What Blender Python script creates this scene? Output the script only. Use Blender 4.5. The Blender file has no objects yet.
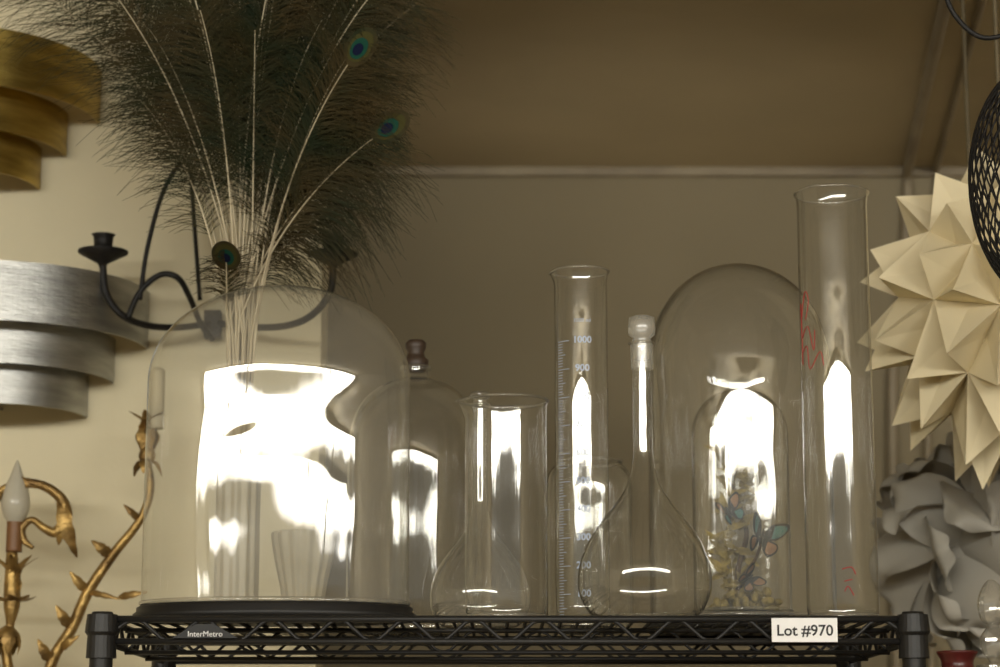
import bpy, bmesh, math, random
from mathutils import Vector, Matrix
random.seed(7)
R=random.random
def U(a,b): return a+(b-a)*R()
CZ=1.66; TH=math.radians(11); F=2242.0
ZS=CZ+0.164   # top of the wire shelf
sc=bpy.context.scene
try:
    sc.view_settings.view_transform='Standard'; sc.view_settings.look='None'
except Exception as e: print(e)

# survey helper: world point at real distance D (metres along the room)
def S(px,py,D):
    u=(px-500)/F; v=(333.5-py)/F
    dy=math.cos(TH)-v*math.sin(TH); dz=math.sin(TH)+v*math.cos(TH)
    t=D/dy
    return Vector((u*t,D,CZ+t*dz))
def XS(px,D): return S(px,600,D).x

# ---------------- materials
def newmat(name):
    m=bpy.data.materials.new(name); m.use_nodes=True
    nt=m.node_tree; nt.nodes.clear()
    out=nt.nodes.new('ShaderNodeOutputMaterial')
    return m,nt,out
def pbr(name,c1,c2=None,rough=0.5,metal=0,scale=8,bump=0.0,bscale=60,stretch=None,sss=None,coat=0,trans=0,spec=.5):
    m,nt,out=newmat(name); N=nt.nodes; L=nt.links
    b=N.new('ShaderNodeBsdfPrincipled'); L.new(b.outputs[0],out.inputs[0])
    b.inputs['Roughness'].default_value=rough; b.inputs['Metallic'].default_value=metal
    b.inputs['Coat Weight'].default_value=coat
    b.inputs['Specular IOR Level'].default_value=spec
    tc=N.new('ShaderNodeTexCoord'); mp=N.new('ShaderNodeMapping'); L.new(tc.outputs['Object'],mp.inputs[0])
    if stretch: mp.inputs['Scale'].default_value=stretch
    no=N.new('ShaderNodeTexNoise'); no.inputs['Scale'].default_value=scale; no.inputs['Detail'].default_value=5
    L.new(mp.outputs[0],no.inputs['Vector'])
    cr=N.new('ShaderNodeValToRGB'); L.new(no.outputs[0],cr.inputs[0])
    if c2 is None: c2=tuple(x*0.8 for x in c1)
    cr.color_ramp.elements[0].position=.35; cr.color_ramp.elements[1].position=.65
    cr.color_ramp.elements[0].color=(*c2,1); cr.color_ramp.elements[1].color=(*c1,1)
    L.new(cr.outputs[0],b.inputs['Base Color'])
    if bump>0:
        n2=N.new('ShaderNodeTexNoise'); n2.inputs['Scale'].default_value=bscale; n2.inputs['Detail'].default_value=4
        L.new(mp.outputs[0],n2.inputs['Vector'])
        bp=N.new('ShaderNodeBump'); bp.inputs['Strength'].default_value=bump; bp.inputs['Distance'].default_value=.01
        L.new(n2.outputs[0],bp.inputs['Height']); L.new(bp.outputs[0],b.inputs['Normal'])
    if trans>0:
        tr=N.new('ShaderNodeBsdfTranslucent'); L.new(cr.outputs[0],tr.inputs[0])
        mx=N.new('ShaderNodeMixShader'); mx.inputs[0].default_value=trans
        L.new(b.outputs[0],mx.inputs[1]); L.new(tr.outputs[0],mx.inputs[2]); L.new(mx.outputs[0],out.inputs[0])
    return m
def glass(name,base=.045,gain=1.7,wav=.12,wscale=9,tint=(.965,.965,.95),edge=(.60,.58,.50),rough=0.0,haze=0.0,hstretch=None):
    m,nt,out=newmat(name); N=nt.nodes; L=nt.links
    def math_(op,a,b=None,clamp=False):
        n=N.new('ShaderNodeMath'); n.operation=op; n.use_clamp=clamp
        for i,v in enumerate((a,b)):
            if v is None: continue
            if isinstance(v,(int,float)): n.inputs[i].default_value=v
            else: L.new(v,n.inputs[i])
        return n.outputs[0]
    lw=N.new('ShaderNodeLayerWeight'); lw.inputs[0].default_value=.5
    f5=math_('POWER',lw.outputs['Facing'],5.0)
    fr=math_('MULTIPLY',math_('ADD',math_('MULTIPLY',f5,.9),base),gain)
    fr=math_('MINIMUM',fr,.85)
    tr=N.new('ShaderNodeBsdfTransparent'); gl=N.new('ShaderNodeBsdfGlossy'); gl.inputs['Roughness'].default_value=rough
    f3=math_('POWER',lw.outputs['Facing'],4.0)
    mc=N.new('ShaderNodeMixRGB'); L.new(f3,mc.inputs[0]); mc.inputs[1].default_value=(*tint,1); mc.inputs[2].default_value=(*edge,1)
    L.new(mc.outputs[0],tr.inputs[0])
    tc=N.new('ShaderNodeTexCoord'); no=N.new('ShaderNodeTexNoise'); no.inputs['Scale'].default_value=wscale; no.inputs['Detail'].default_value=1
    mp=N.new('ShaderNodeMapping'); L.new(tc.outputs['Object'],mp.inputs[0])
    if hstretch: mp.inputs['Scale'].default_value=hstretch
    L.new(mp.outputs[0],no.inputs['Vector'])
    bp=N.new('ShaderNodeBump'); bp.inputs['Strength'].default_value=wav; bp.inputs['Distance'].default_value=.02
    L.new(no.outputs[0],bp.inputs['Height']); L.new(bp.outputs[0],gl.inputs['Normal'])
    mx=N.new('ShaderNodeMixShader'); L.new(fr,mx.inputs[0]); L.new(tr.outputs[0],mx.inputs[1]); L.new(gl.outputs[0],mx.inputs[2])
    last=mx.outputs[0]
    if haze>0:  # pale diffuse veil: reflected sheen put into the colour; frosting on ground glass
        df=N.new('ShaderNodeBsdfDiffuse'); df.inputs[0].default_value=(.85,.83,.76,1)
        n3=N.new('ShaderNodeTexNoise'); n3.inputs['Scale'].default_value=6; n3.inputs['Detail'].default_value=8
        L.new(tc.outputs['Object'],n3.inputs['Vector'])
        m2=N.new('ShaderNodeMixShader'); L.new(math_('MULTIPLY',n3.outputs[0],haze*2),m2.inputs[0])
        L.new(last,m2.inputs[1]); L.new(df.outputs[0],m2.inputs[2]); last=m2.outputs[0]
    L.new(last,out.inputs[0])
    return m

M={}
M['cloche']=glass('wavy_cloche_glass',wav=.50,wscale=5.5,haze=.035,rough=.012,hstretch=(1,1,1.0))
M['cloche2']=glass('cloche_glass',wav=.22,wscale=8,haze=.022,rough=.01,edge=(.45,.43,.36))
M['lab']=glass('lab_glass',wav=.08,wscale=12,haze=.012,edge=(.38,.36,.31))
M['labf']=glass('thick_lab_glass',base=.06,gain=1.8,wav=.05,wscale=12,haze=.045,edge=(.2,.19,.16))
M['rim']=glass('glass_rim',base=.16,gain=1.6,wav=.05,edge=(.35,.33,.28),haze=.05)
M['frost']=glass('ground_glass',base=.1,gain=1.5,rough=.3,haze=.14)
M['black']=pbr('black_lacquer',(.012,.011,.010),rough=.45,spec=.3)
M['wire']=pbr('black_epoxy_wire',(.014,.013,.012),rough=.45,spec=.35)
M['iron']=pbr('black_iron',(.013,.011,.010),(.008,.007,.006),rough=.55,bump=.3,spec=.3)
M['silver']=pbr('brushed_silver_leaf',(.50,.50,.48),(.33,.33,.315),rough=.42,metal=1,scale=9,stretch=(1,1,7),bump=.15)
M['brass']=pbr('brass_leaf',(.60,.44,.12),(.34,.24,.06),rough=.42,metal=1,scale=9,stretch=(1,1,7),bump=.15)
M['gilt']=pbr('antique_gilt',(.44,.29,.10),(.16,.095,.035),rough=.42,metal=.8,scale=30,bump=.4)
M['cork']=pbr('dark_wood',(.05,.03,.018),rough=.5)
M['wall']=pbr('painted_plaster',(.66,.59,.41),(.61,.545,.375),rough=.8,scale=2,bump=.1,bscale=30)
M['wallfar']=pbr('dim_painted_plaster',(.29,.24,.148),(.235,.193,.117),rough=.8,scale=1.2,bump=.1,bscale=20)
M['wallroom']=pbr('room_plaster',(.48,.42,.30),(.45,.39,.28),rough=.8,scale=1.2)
M['ceil']=pbr('painted_ceiling',(.54,.45,.285),(.45,.375,.235),rough=.75,scale=1.5,bump=.12,bscale=14)
M['floor']=pbr('worn_wood_floor',(.44,.37,.26),(.37,.31,.21),rough=.6,scale=3,bump=.2)
M['wood']=pbr('dark_cabinet_wood',(.10,.05,.025),(.06,.03,.015),rough=.45,scale=6,stretch=(1,1,.15))
M['paper']=pbr('cream_folded_paper',(.86,.755,.52),(.80,.70,.47),rough=.75,scale=4,trans=.10,spec=.2)
M['paperw']=pbr('white_petal_paper',(.50,.47,.41),(.44,.415,.36),rough=.6,scale=4,trans=.2)
M['card']=pbr('white_card',(.92,.91,.90),rough=.6)
M['ink']=pbr('black_ink',(.01,.01,.01),rough=.6)
M['mark']=pbr('enamel_marking',(.42,.48,.60),(.38,.44,.56),rough=.5)
M['red']=pbr('red_marker',(.45,.02,.02),rough=.5)
M['redgl']=pbr('red_glazed_ceramic',(.10,.015,.012),(.06,.01,.01),rough=.3)
M['quill']=pbr('pale_quill',(.50,.43,.29),(.33,.27,.17),rough=.5)
M['barb']=pbr('peacock_barbs',(.050,.035,.013),(.012,.020,.008),rough=.6,scale=14,spec=.10)
M['eye1']=pbr('feather_bronze',(.055,.05,.014),rough=.7,spec=.1)
M['eye2']=pbr('feather_teal',(.008,.055,.035),rough=.7,spec=.1)
M['eye3']=pbr('feather_indigo',(.004,.007,.028),rough=.7,spec=.1)
M['vase']=pbr('ivory_ceramic',(.50,.44,.32),(.42,.37,.26),rough=.4)
M['bulb']=pbr('frosted_flame_bulb',(.62,.58,.47),rough=.25,trans=.3)
M['candle']=pbr('candle_sleeve',(.55,.48,.32),rough=.6)
M['amber']=pbr('amber_sleeve',(.20,.09,.03),rough=.5)
M['moss']=pbr('dried_moss',(.38,.29,.09),(.16,.12,.045),rough=.9,scale=50,bump=.8)
M['wteal']=pbr('wing_teal',(.02,.15,.13),(.01,.08,.08),rough=.5,scale=60)
M['worange']=pbr('wing_orange',(.30,.14,.05),(.14,.06,.02),rough=.5,scale=60)
M['twig']=pbr('twig_bark',(.10,.06,.03),rough=.8)
M['cable']=pbr('beige_cord',(.16,.13,.08),rough=.8,spec=.1)
M['conduit']=pbr('painted_conduit',(.36,.30,.20),(.26,.21,.14),rough=.6,scale=6)
M['frame']=pbr('window_frame_paint',(.4,.38,.33),rough=.5)

# ---------------- mesh builder
def catmull(pts,n=8):
    if len(pts)<3: return list(pts)
    P=[pts[0]]+list(pts)+[pts[-1]]; out=[]
    for i in range(1,len(P)-2):
        p0,p1,p2,p3=P[i-1],P[i],P[i+1],P[i+2]
        for k in range(n):
            t=k/n
            out.append(tuple(0.5*((2*p1[j])+(-p0[j]+p2[j])*t+(2*p0[j]-5*p1[j]+4*p2[j]-p3[j])*t*t+(-p0[j]+3*p1[j]-3*p2[j]+p3[j])*t**3) for j in range(len(p1))))
    out.append(tuple(P[-2])); return out
class MB:
    def __init__(s): s.v=[];s.f=[];s.m=[];s.sm=[];s.mats=[]
    def mi(s,k):
        if k not in s.mats: s.mats.append(k)
        return s.mats.index(k)
    def add(s,vs,fs,mat,smooth=True):
        o=len(s.v); s.v+= [tuple(v) for v in vs]; i=s.mi(mat)
        for f in fs: s.f.append(tuple(o+a for a in f)); s.m.append(i); s.sm.append(smooth)
    def lathe(s,prof,c,mat,seg=96,a0=0,a1=2*math.pi,smooth=True,rf=None,ell=(1,1)):
        full=abs(a1-a0-2*math.pi)<1e-6; n=seg if full else seg+1
        if smooth:
            q=[prof[0]]
            for a,b in zip(prof[:-1],prof[1:]):
                d=math.hypot(a[0]-b[0],a[1]-b[1])
                if d>.02:
                    fr=[min(.003/d,.2)]+[j/max(2,int(d/.015)) for j in range(1,max(2,int(d/.015)))]+[1-min(.003/d,.2)]
                    q+=[(a[0]+(b[0]-a[0])*t,a[1]+(b[1]-a[1])*t) for t in sorted(fr)]
                q.append(b)
            prof=q
        vs=[];fs=[]
        for (r,z) in prof:
            for i in range(n):
                a=a0+(a1-a0)*i/seg
                rr=max(r,1e-5)*(rf(a,z) if rf else 1)
                vs.append((c[0]+rr*ell[0]*math.cos(a),c[1]+rr*ell[1]*math.sin(a),c[2]+z))
        for j in range(len(prof)-1):
            for i in range(seg):
                k=(i+1)%n
                fs.append((j*n+i,j*n+k,(j+1)*n+k,(j+1)*n+i))
        s.add(vs,fs,mat,smooth)
    def torus(s,c,Rr,r,mat,seg=96,ell=(1,1)):
        pr=[(Rr+r*math.cos(t*math.pi/4),r*math.sin(t*math.pi/4)) for t in range(9)]
        s.lathe(pr,c,mat,seg,ell=ell)
    def tube(s,pts,rad,mat,seg=8,n=8,smooth=True,raw=False):
        pp=[tuple(p) for p in pts]
        if not isinstance(rad,(list,tuple)): rad=[rad]*len(pp)
        q=[p+(r,) for p,r in zip(pp,rad)]
        if not raw: q=catmull(q,n)
        P=[Vector(a[:3]) for a in q]; rr=[max(a[3],1e-4) for a in q]
        t=(P[1]-P[0]).normalized()
        nrm=t.orthogonal().normalized()
        vs=[];fs=[]
        for i,p in enumerate(P):
            if i<len(P)-1: t2=(P[min(i+1,len(P)-1)]-P[max(i-1,0)])
            else: t2=P[i]-P[i-1]
            if t2.length>1e-9: t=t2.normalized()
            nrm=(nrm-t*nrm.dot(t)).normalized(); b=t.cross(nrm)
            for k in range(seg):
                a=2*math.pi*k/seg
                vs.append(p+nrm*rr[i]*math.cos(a)+b*rr[i]*math.sin(a))
        for i in range(len(P)-1):
            for k in range(seg):
                k2=(k+1)%seg
                fs.append((i*seg+k,i*seg+k2,(i+1)*seg+k2,(i+1)*seg+k))
        fs.append(tuple(range(seg))[::-1]); fs.append(tuple((len(P)-1)*seg+k for k in range(seg)))
        s.add(vs,fs,mat,smooth)
    def box(s,a,b,mat):
        x0,y0,z0=a;x1,y1,z1=b
        vs=[(x0,y0,z0),(x1,y0,z0),(x1,y1,z0),(x0,y1,z0),(x0,y0,z1),(x1,y0,z1),(x1,y1,z1),(x0,y1,z1)]
        s.add(vs,[(0,3,2,1),(4,5,6,7),(0,1,5,4),(1,2,6,5),(2,3,7,6),(3,0,4,7)],mat,False)
    def ell(s,c,rx,ry,rz,mat,n=12,seg=20):
        vs=[];fs=[]
        for j in range(n+1):
            p=-math.pi/2+math.pi*j/n
            for i in range(seg):
                a=2*math.pi*i/seg
                vs.append((c[0]+rx*math.cos(p)*math.cos(a),c[1]+ry*math.cos(p)*math.sin(a),c[2]+rz*math.sin(p)))
        for j in range(n):
            for i in range(seg):
                k=(i+1)%seg; fs.append((j*seg+i,j*seg+k,(j+1)*seg+k,(j+1)*seg+i))
        s.add(vs,fs,mat)
    def leaf(s,base,tip,w,mat,out=Vector((0,-1,0)),curl=.15,cup=.3,n=10):
        base=Vector(base);tip=Vector(tip); d=tip-base; L=d.length; t=d.normalized()
        side=t.cross(out).normalized(); nn=side.cross(t).normalized()
        vs=[];fs=[]
        for i in range(n+1):
            u=i/n; ww=w*math.sin(math.pi*min(u*.93+.05,1))**.8*(1-.25*u)*(1+.12*math.sin(u*22))
            c=base+d*u+nn*(curl*L*math.sin(u*math.pi)) + nn*curl*L*.6*u*u*(-1)
            for k in (-1,-.5,0,.5,1):
                vs.append(c+side*ww*k+nn*cup*ww*(abs(k)**1.5))
        for i in range(n):
            for k in range(4): a=i*5+k; fs.append((a,a+1,a+6,a+5))
        s.add(vs,fs,mat)
    def text(s,body,size,fn,mat,align='CENTER',bold=0):
        cu=bpy.data.curves.new('t','FONT'); cu.body=body; cu.size=size; cu.align_x=align; cu.resolution_u=3; cu.offset=bold
        o=bpy.data.objects.new('t',cu); bpy.context.collection.objects.link(o)
        dg=bpy.context.evaluated_depsgraph_get(); me=bpy.data.meshes.new_from_object(o.evaluated_get(dg))
        s.add([fn(v.co) for v in me.vertices],[tuple(p.vertices) for p in me.polygons],mat,False)
        bpy.data.objects.remove(o); bpy.data.meshes.remove(me)
    def done(s,name,origin=None):
        if origin is None:
            xs=[v[0] for v in s.v];ys=[v[1] for v in s.v];zs=[v[2] for v in s.v]
            origin=((min(xs)+max(xs))/2,(min(ys)+max(ys))/2,min(zs))
        o=Vector(origin)
        me=bpy.data.meshes.new(name); me.from_pydata([tuple(Vector(v)-o) for v in s.v],[],s.f)
        for k in s.mats: me.materials.append(M[k])
        me.polygons.foreach_set('material_index',s.m); me.polygons.foreach_set('use_smooth',s.sm)
        me.update()
        ob=bpy.data.objects.new(name,me); ob.location=o; bpy.context.collection.objects.link(ob)
        return ob

# ---------------- room
RX=3.5; YB=-1.25; YF=4.55; CH=CZ+1.235
def room(name,a,b,mat):
    m=MB(); m.box(a,b,mat); return m.done(name)
room('floor',(-RX,YB,-.1),(RX,YF,0),'floor')
room('ceiling',(-RX,YB,CH),(RX,YF,CH+.1),'ceil')
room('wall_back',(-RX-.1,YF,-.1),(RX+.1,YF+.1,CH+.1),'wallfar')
room('wall_right',(RX,YB,-.1),(RX+.1,YF,CH+.1),'wallroom')
room('wall_left',(-RX-.1,YB,-.1),(-RX,YF,CH+.1),'wallroom')
WX0,WX1,WZ0,WZ1=-3.3,3.3,2.12,2.86
m=MB()
m.box((-RX-.1,YB-.1,-.1),(RX+.1,YB,WZ0),'wallroom'); m.box((-RX-.1,YB-.1,WZ1),(RX+.1,YB,CH+.1),'wallroom')
m.box((-RX-.1,YB-.1,WZ0),(WX0,YB,WZ1),'wallroom'); m.box((WX1,YB-.1,WZ0),(RX+.1,YB,WZ1),'wallroom')
m.done('wall_rear')
WPX=S(322,260,3.3).x
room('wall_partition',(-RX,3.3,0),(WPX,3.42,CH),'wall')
room('trim_1',(WPX,YF-.02,CH-.018),(RX,YF,CH),'conduit')
room('baseboard_back',(-RX,YF-.015,0),(RX,YF,.1),'wood')
# window (storefront transom): frame, mullions, daylight panes: bright top, noise-edged dark bottom made up to shape the glass highlights
m_,nt,out=newmat('daylight_pane'); N=nt.nodes;L=nt.links
em=N.new('ShaderNodeEmission'); tc=N.new('ShaderNodeTexCoord'); no=N.new('ShaderNodeTexNoise'); no.inputs['Scale'].default_value=1.3; no.inputs['Detail'].default_value=5
sx=N.new('ShaderNodeSeparateXYZ'); L.new(tc.outputs['Object'],sx.inputs[0])   # z: 0..0.74
L.new(tc.outputs['Object'],no.inputs['Vector'])
a1=N.new('ShaderNodeMath'); a1.operation='MULTIPLY_ADD'; L.new(no.outputs[0],a1.inputs[0]); a1.inputs[1].default_value=.24; L.new(sx.outputs['Z'],a1.inputs[2])
cr=N.new('ShaderNodeValToRGB'); e=cr.color_ramp.elements; e[0].position=.40; e[0].color=(.010,.010,.009,1); e[1].position=.66; e[1].color=(1,.97,.88,1)
e2=cr.color_ramp.elements.new(.545); e2.color=(.035,.034,.030,1)
L.new(a1.outputs[0],cr.inputs[0])
L.new(cr.outputs[0],em.inputs[0]); em.inputs[1].default_value=36
L.new(em.outputs[0],out.inputs[0]); M['pane']=m_
m=MB(); m.add([(WX0,YB-.06,WZ0),(WX1,YB-.06,WZ0),(WX1,YB-.06,WZ1),(WX0,YB-.06,WZ1)],[(3,2,1,0)],'pane',False)
for x in (WX0,-1.55,1.5,WX1-.04): m.box((x,YB-.05,WZ0),(x+.03,YB-.01,WZ1),'frame')
m.box((WX0,YB-.05,WZ0),(WX1,YB-.01,WZ0+.03),'frame'); m.box((WX0,YB-.05,WZ1-.03),(WX1,YB-.01,WZ1),'frame')
m.done('window_1',origin=(0,YB-.06,WZ0))

# conduits on ceiling / wall
for dx,rr,nm in ((0,.011,'ceiling_conduit'),(.06,.007,'ceiling_conduit')):
    m=MB(); zc=CH-rr-.001
    m.tube([(.60+dx,2.4,zc),(.725+dx,3.48,zc),(.845+dx,YF-.06,zc),(.85+dx,YF-.02,zc-.04),(.83+dx,YF-.02,2.6),(.80+dx*1.2,YF-.02,2.3),(.78+dx,YF-.02,.5)],rr,'conduit',n=6); m.done(nm)

# unseen uplight, made up to put a faint glow on the ceiling
m=MB(); fx,fy=.27,4.15
m.lathe([(0,.0),(.14,.0),(.14,.02),(.02,.04),(.012,.06),(.012,1.45),(.03,1.47),(.10,1.55),(.13,1.60),(.125,1.60),(.09,1.55),(0,1.5)],(fx,fy,0),'iron',48); m.done('added_uplight')
sp=bpy.data.lights.new('added_uplight_spot','SPOT'); sp.energy=7; sp.color=(1,.87,.68); sp.spot_size=math.radians(60); sp.spot_blend=1; sp.shadow_soft_size=.08
so=bpy.data.objects.new('added_uplight_spot',sp); so.rotation_euler=(math.pi,0,0); bpy.context.collection.objects.link(so)
so.parent=bpy.data.objects['added_uplight']; so.location=(0,0,1.63)

# ---------------- wire shelving
SX0,SX1=XS(103,2.45),XS(912,2.45); SY0,SY1=2.45,2.91
def shelf_parts(m,zt,fine=True):
    def truss(p,q,zt,r=.004,per=.072):
        p=Vector(p);q=Vector(q)
        a=Vector((0,0,zt-r)); b=Vector((0,0,zt-.028))
        m.tube([p+a,q+a],r,'wire',8,raw=True); m.tube([p+b,q+b],r*.9,'wire',8,raw=True)
        n=int((q-p).length/per*2); pts=[]
        for i in range(n+1):
            pts.append(p.lerp(q,i/n)+(a if i%2 else b))
        m.tube(pts,r*.6,'wire',6,n=4)
    x0,x1=SX0,SX1
    zm=zt-.0022
    truss((x0,SY0,0),(x1,SY0,0),zt); truss((x0,SY1,0),(x1,SY1,0),zt)
    truss((x0,SY0,0),(x0,SY1,0),zt); truss((x1,SY0,0),(x1,SY1,0),zt)
    for f in (1/3,2/3):
        yy=SY0+(SY1-SY0)*f; truss((x0,yy,0),(x1,yy,0),zt-.004,r=.003)
    n=44
    for i in range(1,n):
        x=x0+(x1-x0)*i/n; m.tube([(x,SY0,zm),(x,SY1,zm)],.0021,'wire',6,raw=True)
m=MB()
for z in (ZS,1.26,.72,.18): shelf_parts(m,z)
for x in (SX0,SX1):
    for y in (SY0,SY1):
        m.lathe([(0,0),(.02,0),(.02,.02),(.0127,.03),(.0127,ZS+.0),(.011,ZS+.004),(0,ZS+.004)],(x,y,0),'wire',20)
        for z in (ZS,1.26,.72,.18):
            m.lathe([(.0127,-.046),(.0165,-.046),(.0155,-.022),(.0185,-.018),(.0165,.001),(.0127,.001)],(x,y,z),'wire',24,smooth=False)
# maker plate
a=S(172,638,2.443);b=S(238,638,2.443);c=S(214,624,2.443);d=S(196,624,2.443)
m.add([a,b,c,d,a+Vector((0,.002,0)),b+Vector((0,.002,0)),c+Vector((0,.002,0)),d+Vector((0,.002,0))],[(0,1,2,3),(4,7,6,5),(0,4,5,1),(1,5,6,2),(2,6,7,3),(3,7,4,0)],'ink',False)
o=S(205,636.5,2.4425); m.text('InterMetro',.0085,lambda v:(o.x+v.x,o.y,o.z+v.y),'card')
m.done('wire_shelving_unit')
# lot label
a=S(772,642,2.440);b=S(837,618,2.440)
m=MB(); m.box((a.x,2.4395,a.z),(b.x,2.4415,b.z),'card')
o=S(805,635.5,2.439); m.text('Lot #970',.0165,lambda v:(o.x+v.x,2.439,o.z+v.y),'ink',bold=.0003)
m.done('lot_label')

# ---------------- glassware
def dome(Rr,zc,b,z0,n=24,nn=2.15):
    pr=[(Rr,z0)]+[(Rr,z0+(zc-z0)*k/6) for k in range(1,6)]
    for i in range(n+1):
        a=i/n*math.pi/2
        pr.append((Rr*max(math.cos(a),0)**(2/nn),zc+b*math.sin(a)**(2/nn)))
    return pr
def base_prof(Rb,h): return [(0,0),(Rb-.006,0),(Rb,.003),(Rb,h*.45),(Rb-.004,h*.6),(Rb-.004,h*.85),(Rb-.009,h),(0,h)]
def cloche(name,px,D,Rr,zdome,b,hb,mat,nn=2.15,ell=(1,1)):
    c=(XS(px,D),D,ZS); m=MB()
    if hb>0: m.lathe(base_prof(Rr+.003,hb),c,'black',ell=ell)
    m.lathe(dome(Rr-.006 if hb>0 else Rr,zdome,b,hb,nn=nn),c,mat,160,ell=ell)
    m.torus((c[0],c[1],c[2]+hb+.0025),Rr-.006 if hb>0 else Rr,.0025,'rim',ell=ell)
    return m.done(name),c
cloche('glass_cloche',275,2.56,.158,.275,.115,.018,'cloche',2.05,ell=(1,.56))

# bottle with stopper
D=2.815; c=(XS(414,D),D,ZS); m=MB()
m.lathe(catmull([(0,.004),(.07,.002),(.083,.012),(.085,.03),(.085,.12),(.085,.22),(.081,.262),(.068,.293),(.045,.314),(.024,.322),(.0165,.328),(.016,.338)],6),c,'cloche2')
m.torus((c[0],c[1],c[2]+.338),.017,.003,'rim')
m.lathe([(.0,.334),(.013,.334),(.0155,.340),(.0165,.348),(.012,.352),(.0105,.358),(.013,.364),(.0135,.370),(.010,.374),(0,.3745)],c,'cork',32)
m.done('stoppered_glass_bottle')

def spout(a,z,za,depth,zt):
    d=math.atan2(math.sin(a-za),math.cos(a-za))
    return 1+depth*math.exp(-(d/.28)**2)*max(0,(z-zt)/.02)
# beaker
D=2.535; c=(XS(506,D),D,ZS); m=MB(); h=.250
m.lathe([(0,.003),(.038,.003),(.0445,.006),(.0465,.014),(.0465,.08),(.0465,.16),(.0465,h-.02),(.0467,h-.008),(.048,h)],c,'lab',rf=lambda a,z:spout(a,z,math.pi*.98,.16,h-.02))
m.lathe([(.048+.0018*math.cos(t*math.pi/4),h+.0018*math.sin(t*math.pi/4)) for t in range(9)],c,'rim',rf=lambda a,z:spout(a,h,math.pi*.98,.16,h-.02))
m.torus((c[0],c[1],c[2]+.004),.043,.003,'rim')
m.done('tall_glass_beaker')
# flasks
def flask(name,px,D,k,zn,hs,frost,R0,gm='lab'):
    c=(XS(px,D),D,ZS); m=MB()
    pr=[(0,.004),(.044,.001),(.062,.008),(.0735,.028),(.0757,.046),(.0730,.066),(.0625,.092),(.046,.116),(.030,.136),(.0185,.155),(.0125,.180)]
    s=R0/.0755
    pr=[(r*s,z*k) for r,z in pr]+[(R0*.15,.2*k+.01),(R0*.15,zn-.012),(R0*.16,zn-.004),(R0*.19,zn)]
    m.lathe(catmull(pr,6),c,gm)
    m.torus((c[0],c[1],c[2]+zn),R0*.19,R0*.022,'rim',48)
    m.torus((c[0],c[1],c[2]+.003),R0*.6,.0025,'rim')
    w=R0*.2
    m.lathe([(0,zn-.02),(R0*.12,zn-.02),(R0*.15,zn+.002),(R0*.13,zn+.006),(w,zn+.010),(w*1.05,zn+hs*.6),(w*.98,zn+hs),(w*.6,zn+hs+.002),(0,zn+hs)],c,frost,32)
    if frost=='frost':
        m.lathe([(R0*.17,zn-.03),(R0*.175,zn-.002)],c,'frost',32)
    m.done(name)
flask('volumetric_flask',645,2.540,1.0,.318,.030,'frost',.0755)
flask('volumetric_flask.001',480,2.685,.80,.270,.014,'rim',.060,'labf')
# graduated cylinder
D=2.665; c=(XS(583,D),D,ZS); m=MB(); h=S(583,272,D).z-ZS; Rr=.0320
m.lathe([(0,.001),(.040,.001),(.041,.006),(.036,.010),(.0325,.016),(Rr,.024),(Rr,h*.5),(Rr,h-.012),(Rr+.002,h)],c,'lab',rf=lambda a,z:spout(a,z,math.pi*.9,.14,h-.02))
m.lathe([(Rr+.002+.0016*math.cos(t*math.pi/4),h+.0016*math.sin(t*math.pi/4)) for t in range(9)],c,'rim',rf=lambda a,z:spout(a,h,math.pi*.9,.14,h-.02))
m.torus((c[0],c[1],c[2]+.006),.037,.003,'rim'); 
def wrap(cc,R1,off,z0):
    return lambda v:(cc[0]+R1*math.sin(off+v.x/R1),cc[1]-R1*math.cos(off+v.x/R1),z0+v.y)
for i,n in enumerate(range(1000,0,-100)):
    z=S(583,340+28.2*i,D-Rr).z
    if z<ZS+.03: break
    m.text(str(n),.0115,wrap(c,Rr+.0004,.0,z-.003),'mark',bold=.0003)
    for k in range(10):
        zz=z-k*.0031*1.08; w=.55 if k==0 else (.38 if k==5 else .25)
        vs=[];nn=5
        for j in range(nn+1):
            a=-1.05+w*j/nn
            for dz in (-.0004,.0004): vs.append((c[0]+(Rr+.0004)*math.sin(a),c[1]-(Rr+.0004)*math.cos(a),zz+dz))
        m.add(vs,[(2*j,2*j+2,2*j+3,2*j+1) for j in range(nn)],'mark')
m.text('1000 ml',.0065,wrap(c,Rr+.0004,.0,S(583,327,D).z),'mark')
m.done('graduated_cylinder')
# jar behind
D=2.80; c=(XS(590,D),D,ZS); m=MB(); h=S(590,462,D).z-ZS
m.lathe(catmull([(0,.003),(.045,.002),(.053,.012),(.054,.04),(.054,h*.6),(.054,h-.035),(.051,h-.015),(.042,h-.003),(.04,h)],6),c,'cloche2')
m.torus((c[0],c[1],c[2]+h),.041,.0022,'rim'); m.done('glass_jar')
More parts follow.
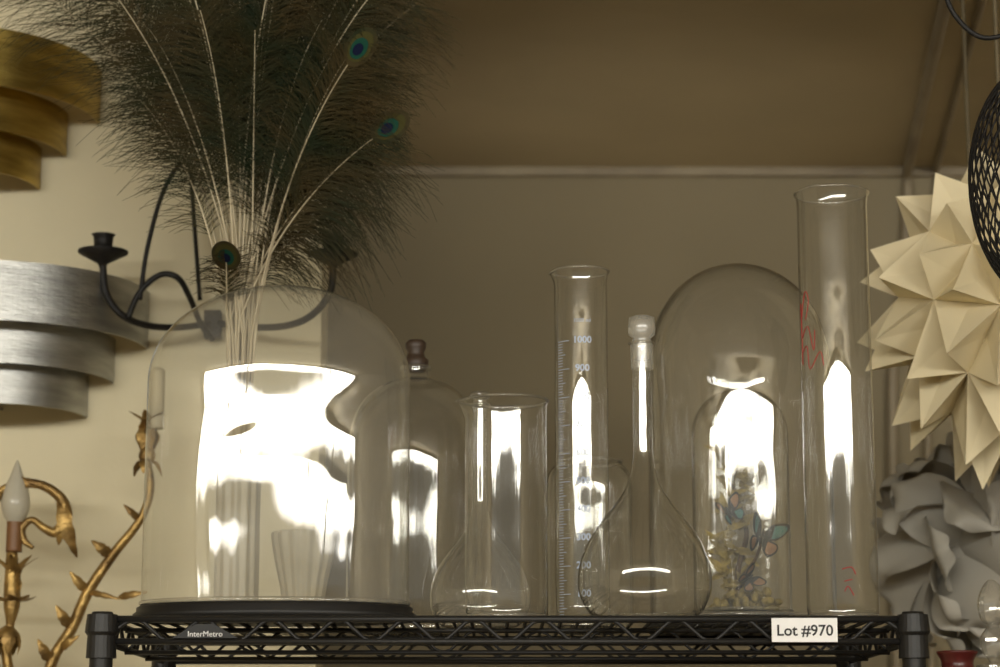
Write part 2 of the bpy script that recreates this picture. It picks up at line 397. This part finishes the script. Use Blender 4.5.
# right cloche with smaller dome and butterflies
cloche('glass_cloche.001',743,2.765,.120,.325,.136,.014,'cloche2',2.1)
D=2.765; cx=XS(743,D); c=(cx,D,ZS+.0145); m=MB()
m.lathe(base_prof(.066,.010),c,'black')
hI=S(742,388,D).z-c[2]
m.lathe(dome(.060,hI-.062,.06,.010),c,'lab',96)
m.torus((c[0],c[1],c[2]+.012),.060,.002,'rim')
m.tube([(cx,D,c[2]+.01),(cx-.006,D-.004,c[2]+.06),(cx+.006,D,c[2]+.11),(cx-.01,D+.003,c[2]+.17),(cx-.016,D,c[2]+.205)],[.004,.0035,.003,.0022,.0015],'twig')
m.tube([(cx-.003,D,c[2]+.05),(cx+.015,D-.01,c[2]+.075),(cx+.024,D-.012,c[2]+.10)],[.003,.002,.0015],'twig')
for i in range(60):
    a=U(0,6.28); r=U(.0,.045); z=abs(random.gauss(0,.03))
    m.ell((cx+r*math.cos(a),D+r*math.sin(a),c[2]+.013+z*.5*max(0,1-r*13)),U(.004,.009),U(.004,.009),U(.003,.008),'moss',6,8)
for i in range(75):
    z=U(.03,.2); m.leaf((cx-.008+U(-.012,.012),D,c[2]+z),(cx-.008+U(-.038,.03),D-U(-.02,.03),c[2]+z+U(-.02,.03)),U(.003,.006),'moss',n=5)
def butterfly(m,p,s,m1,m2,rot):
    p=Vector(p); Rm=Matrix.Rotation(rot,3,'Y')@Matrix.Rotation(.5,3,'Z')
    up=[(0,.1),(.35,.75),(.95,1.0),(1.05,.7),(.75,.15),(.3,-.05)]
    lo=[(0,0),(.35,-.02),(.75,-.1),(.8,-.45),(.5,-.8),(.2,-.55)]
    for sg in (-1,1):
        for sh,mt,g in ((up,m1,0),(lo,m2,.02)):
            for kk,(f,mm_) in enumerate(((1,'ink'),(.74,mt))):
                cxm=sum(q[0] for q in sh)/6;cym=sum(q[1] for q in sh)/6
                pts=[Vector((sg*(cxm+(q[0]-cxm)*f),-abs(q[0])*.5-g-kk*.02,cym+(q[1]-cym)*f))*s for q in catmull([(a,b) for a,b in sh]+[sh[0]],3)[:-1]]
                m.add([p+Rm@q for q in pts],[tuple(range(len(pts)))],mm_,False)
    m.tube([p+Rm@Vector((0,-.03*s,-.4*s)),p+Rm@Vector((0,-.05*s,0)),p+Rm@Vector((0,-.03*s,.45*s))],[.0008,.0018,.001],'ink',6,4)
butterfly(m,(cx+.020,D-.030,S(762,540,D).z),.026,'wteal','worange',.3)
butterfly(m,(cx-.018,D-.024,S(726,515,D).z),.019,'worange','wteal',-.5)
butterfly(m,(cx+.004,D-.024,S(748,580,D).z),.016,'worange','worange',.9)
m.done('butterfly_dome_display')
# tall cylinder
D=2.552; c=(XS(843,D),D,ZS); m=MB(); h=S(843,194,D).z-ZS; Rr=.0408
m.lathe([(0,.003),(.034,.003),(.039,.006),(Rr,.014),(Rr,h*.3),(Rr,h*.6),(Rr,h-.015),(Rr+.001,h-.004),(Rr+.0022,h)],c,'lab',rf=lambda a,z:spout(a,z,math.pi*1.3,.06,h-.02))
m.lathe([(Rr+.0022+.0014*math.cos(t*math.pi/4),h+.0014*math.sin(t*math.pi/4)) for t in range(9)],c,'rim',rf=lambda a,z:spout(a,h,math.pi*1.3,.06,h-.02))
m.torus((c[0],c[1],c[2]+.005),.037,.0035,'rim')
def onc(a,px_y): 
    z=S(838,px_y,D-.03).z; return (c[0]+(Rr+.0006)*math.sin(a),c[1]-(Rr+.0006)*math.cos(a),z)
for st in ([(-1.35,318),(-1.1,290),(-.95,300),(-1.1,318)],[(-1.3,335),(-1.0,325),(-.8,350),(-.75,330)],[(-1.3,350),(-1.05,345),(-.95,368),(-.6,352),(-.5,366)],[(-1.35,300),(-1.3,362)]):
    m.tube([onc(*q) for q in st],.0005,'red',6,4)
for st in ([(-.15,570),(.1,568),(.22,575)],[(-.1,582),(.12,580)],[(-.1,592),(.0,587),(.15,596)]):
    m.tube([onc(*q) for q in st],.0006,'red',6,4)
m.done('tall_glass_cylinder')

# ---------------- vases and feathers
D=2.848; vx=XS(236,D); m=MB()
m.lathe(catmull([(0,.002),(.024,.002),(.027,.01),(.027,.08),(.027,.16),(.028,.215),(.031,.225),(.028,.225),(.024,.21),(.024,.12)],6),(vx,D,ZS),'vase',84,rf=lambda a,z:1+.05*math.cos(12*a)); m.done('ribbed_vase')
m=MB(); x2=XS(303,2.835)  # added vase, stands in for pale reflected streaks inside the left cloche
m.lathe(catmull([(0,.002),(.026,.002),(.028,.01),(.024,.03),(.028,.06),(.036,.10),(.040,.125),(.037,.125),(.026,.065),(0,.05)],6),(x2,2.835,ZS),'vase',84,rf=lambda a,z:1+.045*math.cos(14*a)); m.done('added_fluted_vase')
m=MB()
def feather(tip,eye=False,dens=1.0,bl=1.0,bow=.0,start=.33,droop=(.15,.55)):
    tip=Vector(tip)
    b0=Vector((vx+U(-.008,.008),D+U(-.008,.008),ZS+U(.10,.14)))
    pin=S(240+U(-14,16),335,D+U(-.012,.012))
    d=tip-pin
    c1=pin+Vector((d.x*.18+bow,d.y*.2,d.z*.45)); c2=pin+Vector((d.x*.52+bow,d.y*.55,d.z*.80))
    pts=[b0,b0.lerp(pin,.6)]
    n=26
    cur=[]
    for i in range(n+1):
        t=i/n; cur.append((1-t)**3*pin+3*(1-t)**2*t*c1+3*(1-t)*t*t*c2+t**3*tip)
    P=pts+cur
    m.tube(P,[.0018-.0013*i/len(P) for i in range(len(P))],'quill',6,raw=True)
    rot=U(-.6,.6)
    view=Vector((math.sin(rot),-math.cos(rot),0))
    nb=int(150*dens); L=d.length
    vs=[];fs=[]
    for sgn in (-1,1):
        for k in range(nb):
            t=start+(1-start)*(k+R())/nb
            x=t*n; i=min(int(x),n-1); p=cur[i].lerp(cur[i+1],x-i)
            tg=(cur[i+1]-cur[i]).normalized(); sd=tg.cross(view).normalized()*sgn
            yy=(t-start)/(1-start)
            ln=bl*(.045+.06*math.sin(math.pi*min(1,yy*.8+.12)))*U(.75,1.2)
            if eye and t>.86: ln*=.45
            ang=U(.5,1.05) if not(eye and t>.86) else .9
            dirv=(tg*math.cos(ang)+sd*math.sin(ang)+view*U(-.25,.25)).normalized()
            w=.00055
            o=len(vs); seg=5
            dr=U(*droop); ph=U(0,6)
            for q in range(seg+1):
                s_=q/seg
                pt=p+dirv*ln*s_+Vector((0,0,-1))*dr*ln*s_*s_+tg*(.08*ln*math.sin(s_*5+ph)*s_)
                ww=w*(1-.6*s_)
                side=tg*ww
                vs.append(pt-side); vs.append(pt+side)
            for q in range(seg): a=o+2*q; fs.append((a,a+1,a+3,a+2))
    m.add(vs,fs,'barb')
    if eye:
        tg=(cur[-1]-cur[-3]).normalized(); sd=tg.cross(Vector((0,-1,0))).normalized(); nn=Vector((0,-1,0))
        c0=cur[-1]-tg*.012
        for k,(a,b,mt,sh) in enumerate(((.019,.028,'barb',0),(.0145,.022,'eye1',0),(.0105,.015,'eye2',-.003),(.0062,.0085,'eye3',-.005))):
            m.add([c0+nn*(.0010*(k+1))+tg*(sh+b*math.sin(t*2*math.pi/28)*(1+.05*R()))+sd*a*math.cos(t*2*math.pi/28) for t in range(28)],[tuple(range(28))],mt,False)
tips=[(25,-20,2.86),(70,-90,2.9),(95,-30,2.75),(130,-130,2.84),(120,-10,2.95),(165,-90,2.75),(175,-190,2.88),(150,30,2.8),(205,-170,2.95),(225,-240,2.8),(248,-190,2.88),(262,-260,2.84),(285,-200,2.94),(280,-60,2.76),(310,-140,2.86),(335,-70,2.94),(345,-170,2.8),(385,-70,2.86),(322,20,2.8),(350,-20,2.9),(200,10,2.74),(240,-40,2.93),(105,-200,2.9),(300,60,2.93),(365,120,2.95),(180,60,2.9),(345,60,2.76),(255,30,2.76),
 (270,-20,2.8),(290,10,2.9),(230,20,2.82),(210,-60,2.86),(330,-30,2.84),(190,-40,2.92),(310,90,2.84),(350,100,2.86),(375,-10,2.78),(395,-30,2.93),(160,-20,2.86),(295,-110,2.78),(405,-60,2.84),(372,70,2.88),(360,-90,2.9),(50,-50,2.92)]
for a,b,dd in tips: feather(S(a,b,dd),dens=1.1,bow=U(-.01,.01),start=U(.3,.42))
for a,b,dd in ((366,40,2.72),(398,122,2.76)): feather(S(a,b,dd),eye=True,dens=1.2,start=.4)
feather(S(415,5,2.88),dens=1.2,start=.4)
feather(S(226,250,2.77),eye=True,dens=.6,bl=.5)
feather(S(335,170,2.82),dens=1,bl=.9,droop=(.5,1.1)); feather(S(355,150,2.88),dens=1,bl=1,droop=(.6,1.3)); feather(S(320,215,2.86),dens=.8,bl=.7,droop=(.5,1.1)); feather(S(140,100,2.85),dens=.8,bl=.8)
m.done('peacock_feathers')

# ---------------- banded sconces
def banded(name,X,z0,mat):
    m=MB(); Y=3.298
    for Rb,za,zb in ((.225,.618,.7036),(.176,.566,.632),(.138,.514,.578)):
        m.lathe([(Rb,za),(Rb,zb),(Rb-.003,zb),(Rb-.003,za),(Rb,za)],(X,Y,CZ+z0),mat,96,math.pi,2*math.pi,smooth=False)
        m.box((X-.012,Y-Rb,CZ+z0+za+.01),(X+.012,Y,CZ+z0+za+.013),mat)
    m.box((X-.06,Y-.012,CZ+z0+.56),(X+.06,Y+.001,CZ+z0+.70),mat)
    m.tube([(X,Y-.01,CZ+z0+.60),(X,Y-.06,CZ+z0+.60),(X,Y-.06,CZ+z0+.64)],.012,'card',12,n=3)
    ob=m.done(name)
    for p in ob.data.polygons: p.use_smooth=False
banded('banded_wall_sconce',S(0,300,3.3).x,0,'silver')
banded('banded_wall_sconce.001',S(-45,80,3.3).x,.350,'brass')

# ---------------- black candle sconce
m=MB(); D=3.16
def cup(px,py,D):
    p=S(px,py,D); k=D/F*1.02
    m.lathe([(0,0),(10*k,0),(12*k,3*k),(9*k,5*k),(10*k,18*k),(12*k,20*k),(8*k,20*k),(7*k,6*k),(0,6*k)],(p.x,p.y,p.z),'iron',24)
    m.lathe([(3*k,-14*k),(5*k,-10*k),(14*k,-5*k),(25*k,1*k),(25*k,3*k),(12*k,-1*k),(0,0)],(p.x,p.y,p.z),'iron',32)
cup(103,254,D); cup(333,256,D)
T=lambda pts,r: m.tube([S(a,b,c) for a,b,c in pts],r,'iron',8)
T([(103,264,D),(106,292,D),(122,315,D),(150,326,D+.04),(185,327,D+.08),(215,322,D+.12)],.0052)
T([(333,266,D),(330,292,D),(312,315,D),(285,326,D+.04),(245,327,D+.08),(215,322,D+.12)],.0052)
T([(128,318,D),(140,292,D),(160,275,D),(178,278,D),(190,298,D+.03),(200,322,D+.08),(212,340,D+.12)],.0045)
T([(140,300,D),(147,250,D),(162,195,D),(180,164,D+.03),(190,168,D+.05),(194,220,D+.08),(200,300,D+.12)],.0035)
p=S(213,325,3.285); m.box((p.x-.012,3.27,p.z-.02),(p.x+.012,3.299,p.z+.02),'iron')
m.done('candle_wall_sconce')

# ---------------- gilt sconces
def G(pts,rad,D=3.17): m.tube([S(a,b,D if len(q)==0 else q[0]) for a,b,*q in pts],rad,'gilt',10)
m=MB(); D=3.17; k=D/F
p=S(15,522,D)
m.lathe([(r*k*1.35,z*k) for r,z in catmull([(6,0),(9,8),(10.5,18),(9,32),(5,46),(2.5,56),(.2,63)],5)],p,'bulb',24)
m.lathe([(0,-30*k),(8*k,-30*k),(8*k,2*k),(0,2*k)],p,'amber',24)
q=S(12,608,D)
for i in range(7):
    a=i*2*math.pi/7+.3; o_=Vector((math.cos(a),math.sin(a),0))
    m.leaf(q+o_*.004,q+o_*.026+Vector((0,0,.075)),.013,'gilt',out=o_,curl=-.2,cup=-.3)
    m.leaf(q+o_*.004+Vector((0,0,.01)),q+o_*.034+Vector((0,0,.015)),.011,'gilt',out=o_,curl=.1,cup=-.3)
G([(12,552),(12,600),(10,625),(6,650),(14,690),(35,740)],[.008,.012,.006,.007,.008,.009])
for i in range(5):
    a=i*2*math.pi/5; o_=Vector((math.cos(a),math.sin(a),0)); q2=S(8,625,D)
    m.leaf(q2+o_*.004,q2+o_*.02+Vector((0,0,-.04)),.012,'gilt',out=o_,curl=.2,cup=-.3)
G([(33,548),(24,540),(22,528),(32,520),(44,528),(56,532),(66,518),(62,500),(46,487),(25,483),(0,492),(-20,520)],[.003,.005,.006,.005,.006,.008,.009,.008,.007,.006,.006,.006])
m.leaf(S(60,497,D),S(76,557,D),.012,'gilt'); m.leaf(S(66,515,D),S(58,545,D),.009,'gilt'); m.leaf(S(40,487,D),S(10,478,D),.008,'gilt')
G([(0,492),(-25,560),(-10,650),(20,710),(35,745)],.006)
bp=S(35,760,3.28); m.lathe([(0,-.06),(.02,-.05),(.035,-.02),(.03,.03),(.012,.06),(0,.065)],(bp.x,3.27,bp.z),'gilt',24,math.pi,2*math.pi)
m.tube([S(35,742,D),(bp.x,3.25,bp.z)],.008,'gilt',8,raw=True)
m.done('gilt_wall_sconce')
m=MB()
G([(148,462),(150,490),(140,520),(112,556),(88,592),(72,628),(52,662),(40,720),(60,770)],[.005,.006,.006,.007,.008,.008,.008,.009,.009])
q=S(147,458,D)
for i in range(6):
    a=i*math.pi/3+.5; o_=Vector((math.cos(a),math.sin(a),0))
    m.leaf(q,q+o_*.019+Vector((0,0,.068)),.015,'gilt',out=o_,curl=-.25,cup=-.3)
    if i%2==0: m.leaf(q,q+o_*.026+Vector((0,0,-.022)),.009,'gilt',out=o_,curl=.2,cup=-.3)
m.ell(q+Vector((0,0,.003)),.012,.012,.014,'gilt')
p=S(157,408,D); m.lathe([(0,-.03),(.0105,-.03),(.0105,.054),(.006,.058),(0,.058)],(p.x,p.y,p.z),'candle',24)
for a,b,c_,d_,w in ((140,520,124,505,.006),(112,556,92,541,.009),(88,592,70,572,.008),(72,628,56,606,.009),(60,650,78,636,.007),(118,598,146,592,.006),(88,592,120,599,.005),(52,662,38,640,.009)):
    m.leaf(S(a,b,D),S(c_,d_,D-.02),w,'gilt')
bp=S(60,775,3.28); m.lathe([(0,-.06),(.02,-.05),(.035,-.02),(.03,.03),(.012,.06),(0,.065)],(bp.x,3.27,bp.z),'gilt',24,math.pi,2*math.pi)
m.tube([S(60,768,D),(bp.x,3.25,bp.z)],.008,'gilt',8,raw=True)
m.done('gilt_wall_sconce.001')

# ---------------- origami pendant
D=2.98; c=S(1008,306,D); m=MB()
bm=bmesh.new(); bmesh.ops.create_icosphere(bm,subdivisions=2,radius=1)
rot=Matrix.Rotation(.35,3,'Z')@Matrix.Rotation(.2,3,'X')
vs=[];fs=[]
for f in bm.faces:
    cs=[rot@v.co for v in f.verts]; n_=sum(cs,Vector()).normalized()
    base=[Vector((v.x*.150,v.y*.150,v.z*.175)) for v in cs]
    out_=Vector((n_.x*.204,n_.y*.204,n_.z*.240))*U(.97,1.03)+Vector((0,0,-.022))
    o=len(vs)
    vs+=[c+b for b in base]+[c+out_]
    for a in range(3):
        e=(base[a]+base[(a+1)%3])*.5*.91
        vs.append(c+e)
    for a in range(3):
        b=(a+1)%3
        fs.append((o+a,o+4+a,o+3)); fs.append((o+4+a,o+b,o+3))
m.add(vs,fs,'paper',False); bm.free()
m.tube([c+Vector((0,0,.15)),(c.x,c.y,CH)],.003,'cable',6,raw=True)
m.done('origami_pendant_lamp')

# ---------------- petal pendant
D=3.34; c=S(985,545,D); m=MB(); Rr=.155
m.ell(c,.09,.09,.09,'paperw')
ga=math.pi*(3-5**.5); NP=56
for i in range(NP):
    z=1-2*(i+.5)/NP; rr=(1-z*z)**.5; a=i*ga
    n_=Vector((rr*math.cos(a),rr*math.sin(a),z)); t1=n_.orthogonal().normalized(); 
    t1=(Matrix.Rotation(U(0,6.28),3,n_)@t1); t2=n_.cross(t1)
    vs=[];fs=[];g=14; W=U(.05,.07); Lp=U(.09,.12)
    for iv in range(g+1):
        v=iv/g
        for iu in range(g+1):
            u=-1+2*iu/g
            wd=W*math.sin(math.pi*(.18+.66*v))
            h=.083+.085*math.sin(v*1.5)-.016*max(0,v-.8)/.2- .03*u*u*(1-v)+.007*math.sin(u*4.5+i)*v*v
            vs.append(c+n_*h+t1*u*wd+t2*((v-.25)*Lp*(1-.25*u*u)))
    for iv in range(g):
        for iu in range(g): k=iv*(g+1)+iu; fs.append((k,k+1,k+g+2,k+g+1))
    m.add(vs,fs,'paperw')
m.tube([c+Vector((0,0,.08)),(c.x,c.y,CH)],.003,'cable',6,raw=True)
m.done('petal_pendant_lamp')

# ---------------- black mesh pendant
D=2.42; c=S(1044,182,D); m=MB(); rx=.082; rz=.138
def ept(a,p,k=1): return c+Vector((k*rx*math.cos(p)*math.cos(a),k*rx*math.cos(p)*math.sin(a),k*rz*math.sin(p)))
NH=40
for i in range(NH):
    for sg in (-1,1):
        pts=[ept(2*math.pi*i/NH+sg*1.9*t,-1.45+2.9*t) for t in [j/44 for j in range(45)]]
        m.tube(pts,.0011,'iron',4,raw=True)
m.ell((c.x,c.y,c.z+.03),.022,.022,.034,'bulb'); m.lathe([(0,.06),(.014,.06),(.014,.11),(.005,.115),(.004,rz)],c,'cork',20)
m.lathe([(0,rz+.03),(.02,rz+.03),(.025,rz-.004),(0,rz-.004)],c,'iron',24)
top=c+Vector((0,0,rz+.03))
m.tube([top,(c.x-.005,c.y,top.z+.012),S(985,38,D),S(957,18,D),S(944,-12,D),S(940,-60,D),(S(940,-60,D).x,D,CH)],.003,'iron',8)
m.done('mesh_pendant_lamp')

# ---------------- cabinet, decanter, red vase at right
ct=CZ-.10
m=MB(); x0,x1,y0,y1=.478,1.25,2.2,3.0
m.box((x0,y0+.02,.06),(x1,y1,ct-.025),'wood'); m.box((x0-.006,y0,ct-.025),(x1+.01,y1+.01,ct),'wood'); m.box((x0+.03,y0+.05,0),(x1-.03,y1-.03,.06),'wood')
for a,b in ((x0+.02,(x0+x1)/2-.01),((x0+x1)/2+.01,x1-.02)):
    m.box((a,y0+.005,.1),(b,y0+.02,ct-.05),'wood'); 
for x in ((x0+x1)/2-.05,(x0+x1)/2+.05): m.ell((x,y0-.004,.85),.012,.012,.012,'brass')
m.done('wooden_cabinet')
D=2.4; px=XS(992,D); m=MB(); cc=(px,D,ct)
m.lathe(catmull([(0,.003),(.035,.002),(.042,.01),(.044,.05),(.042,.10),(.030,.135),(.014,.155),(.011,.18),(.012,.20),(.019,.207)],6),cc,'labf',64)
m.torus((px,D,ct+.207),.018,.002,'rim',48)
m.lathe(catmull([(0,.19),(.009,.19),(.010,.208),(.006,.213),(.013,.222),(.015,.236),(.009,.246),(.006,.250),(.013,.256),(.016,.268),(.015,.280),(.010,.291),(.004,.298),(0,.299)],5),cc,'rim',8,smooth=False)
m.done('stoppered_glass_decanter')
D=2.86; px=XS(955,D); m=MB()
m.lathe(catmull([(0,.002),(.025,.002),(.035,.04),(.045,.12),(.04,.18),(.025,.215),(.02,.232),(.026,.245),(.022,.245),(.016,.23)],6),(px,D,ct),'redgl',48); m.done('red_ceramic_vase')

# ---------------- camera
cam=bpy.data.cameras.new('camera'); cam.lens=50; cam.sensor_width=22.3; cam.clip_start=.05
cam.dof.use_dof=True; cam.dof.focus_distance=2.58; cam.dof.aperture_fstop=3.5
co=bpy.data.objects.new('camera',cam); co.location=(0,0,CZ); co.rotation_euler=(math.radians(101),0,0)
bpy.context.collection.objects.link(co); sc.camera=co
w=bpy.data.worlds.new('world'); sc.world=w; w.use_nodes=True
w.node_tree.nodes['Background'].inputs[0].default_value=(.5,.6,.8,1); w.node_tree.nodes['Background'].inputs[1].default_value=.5
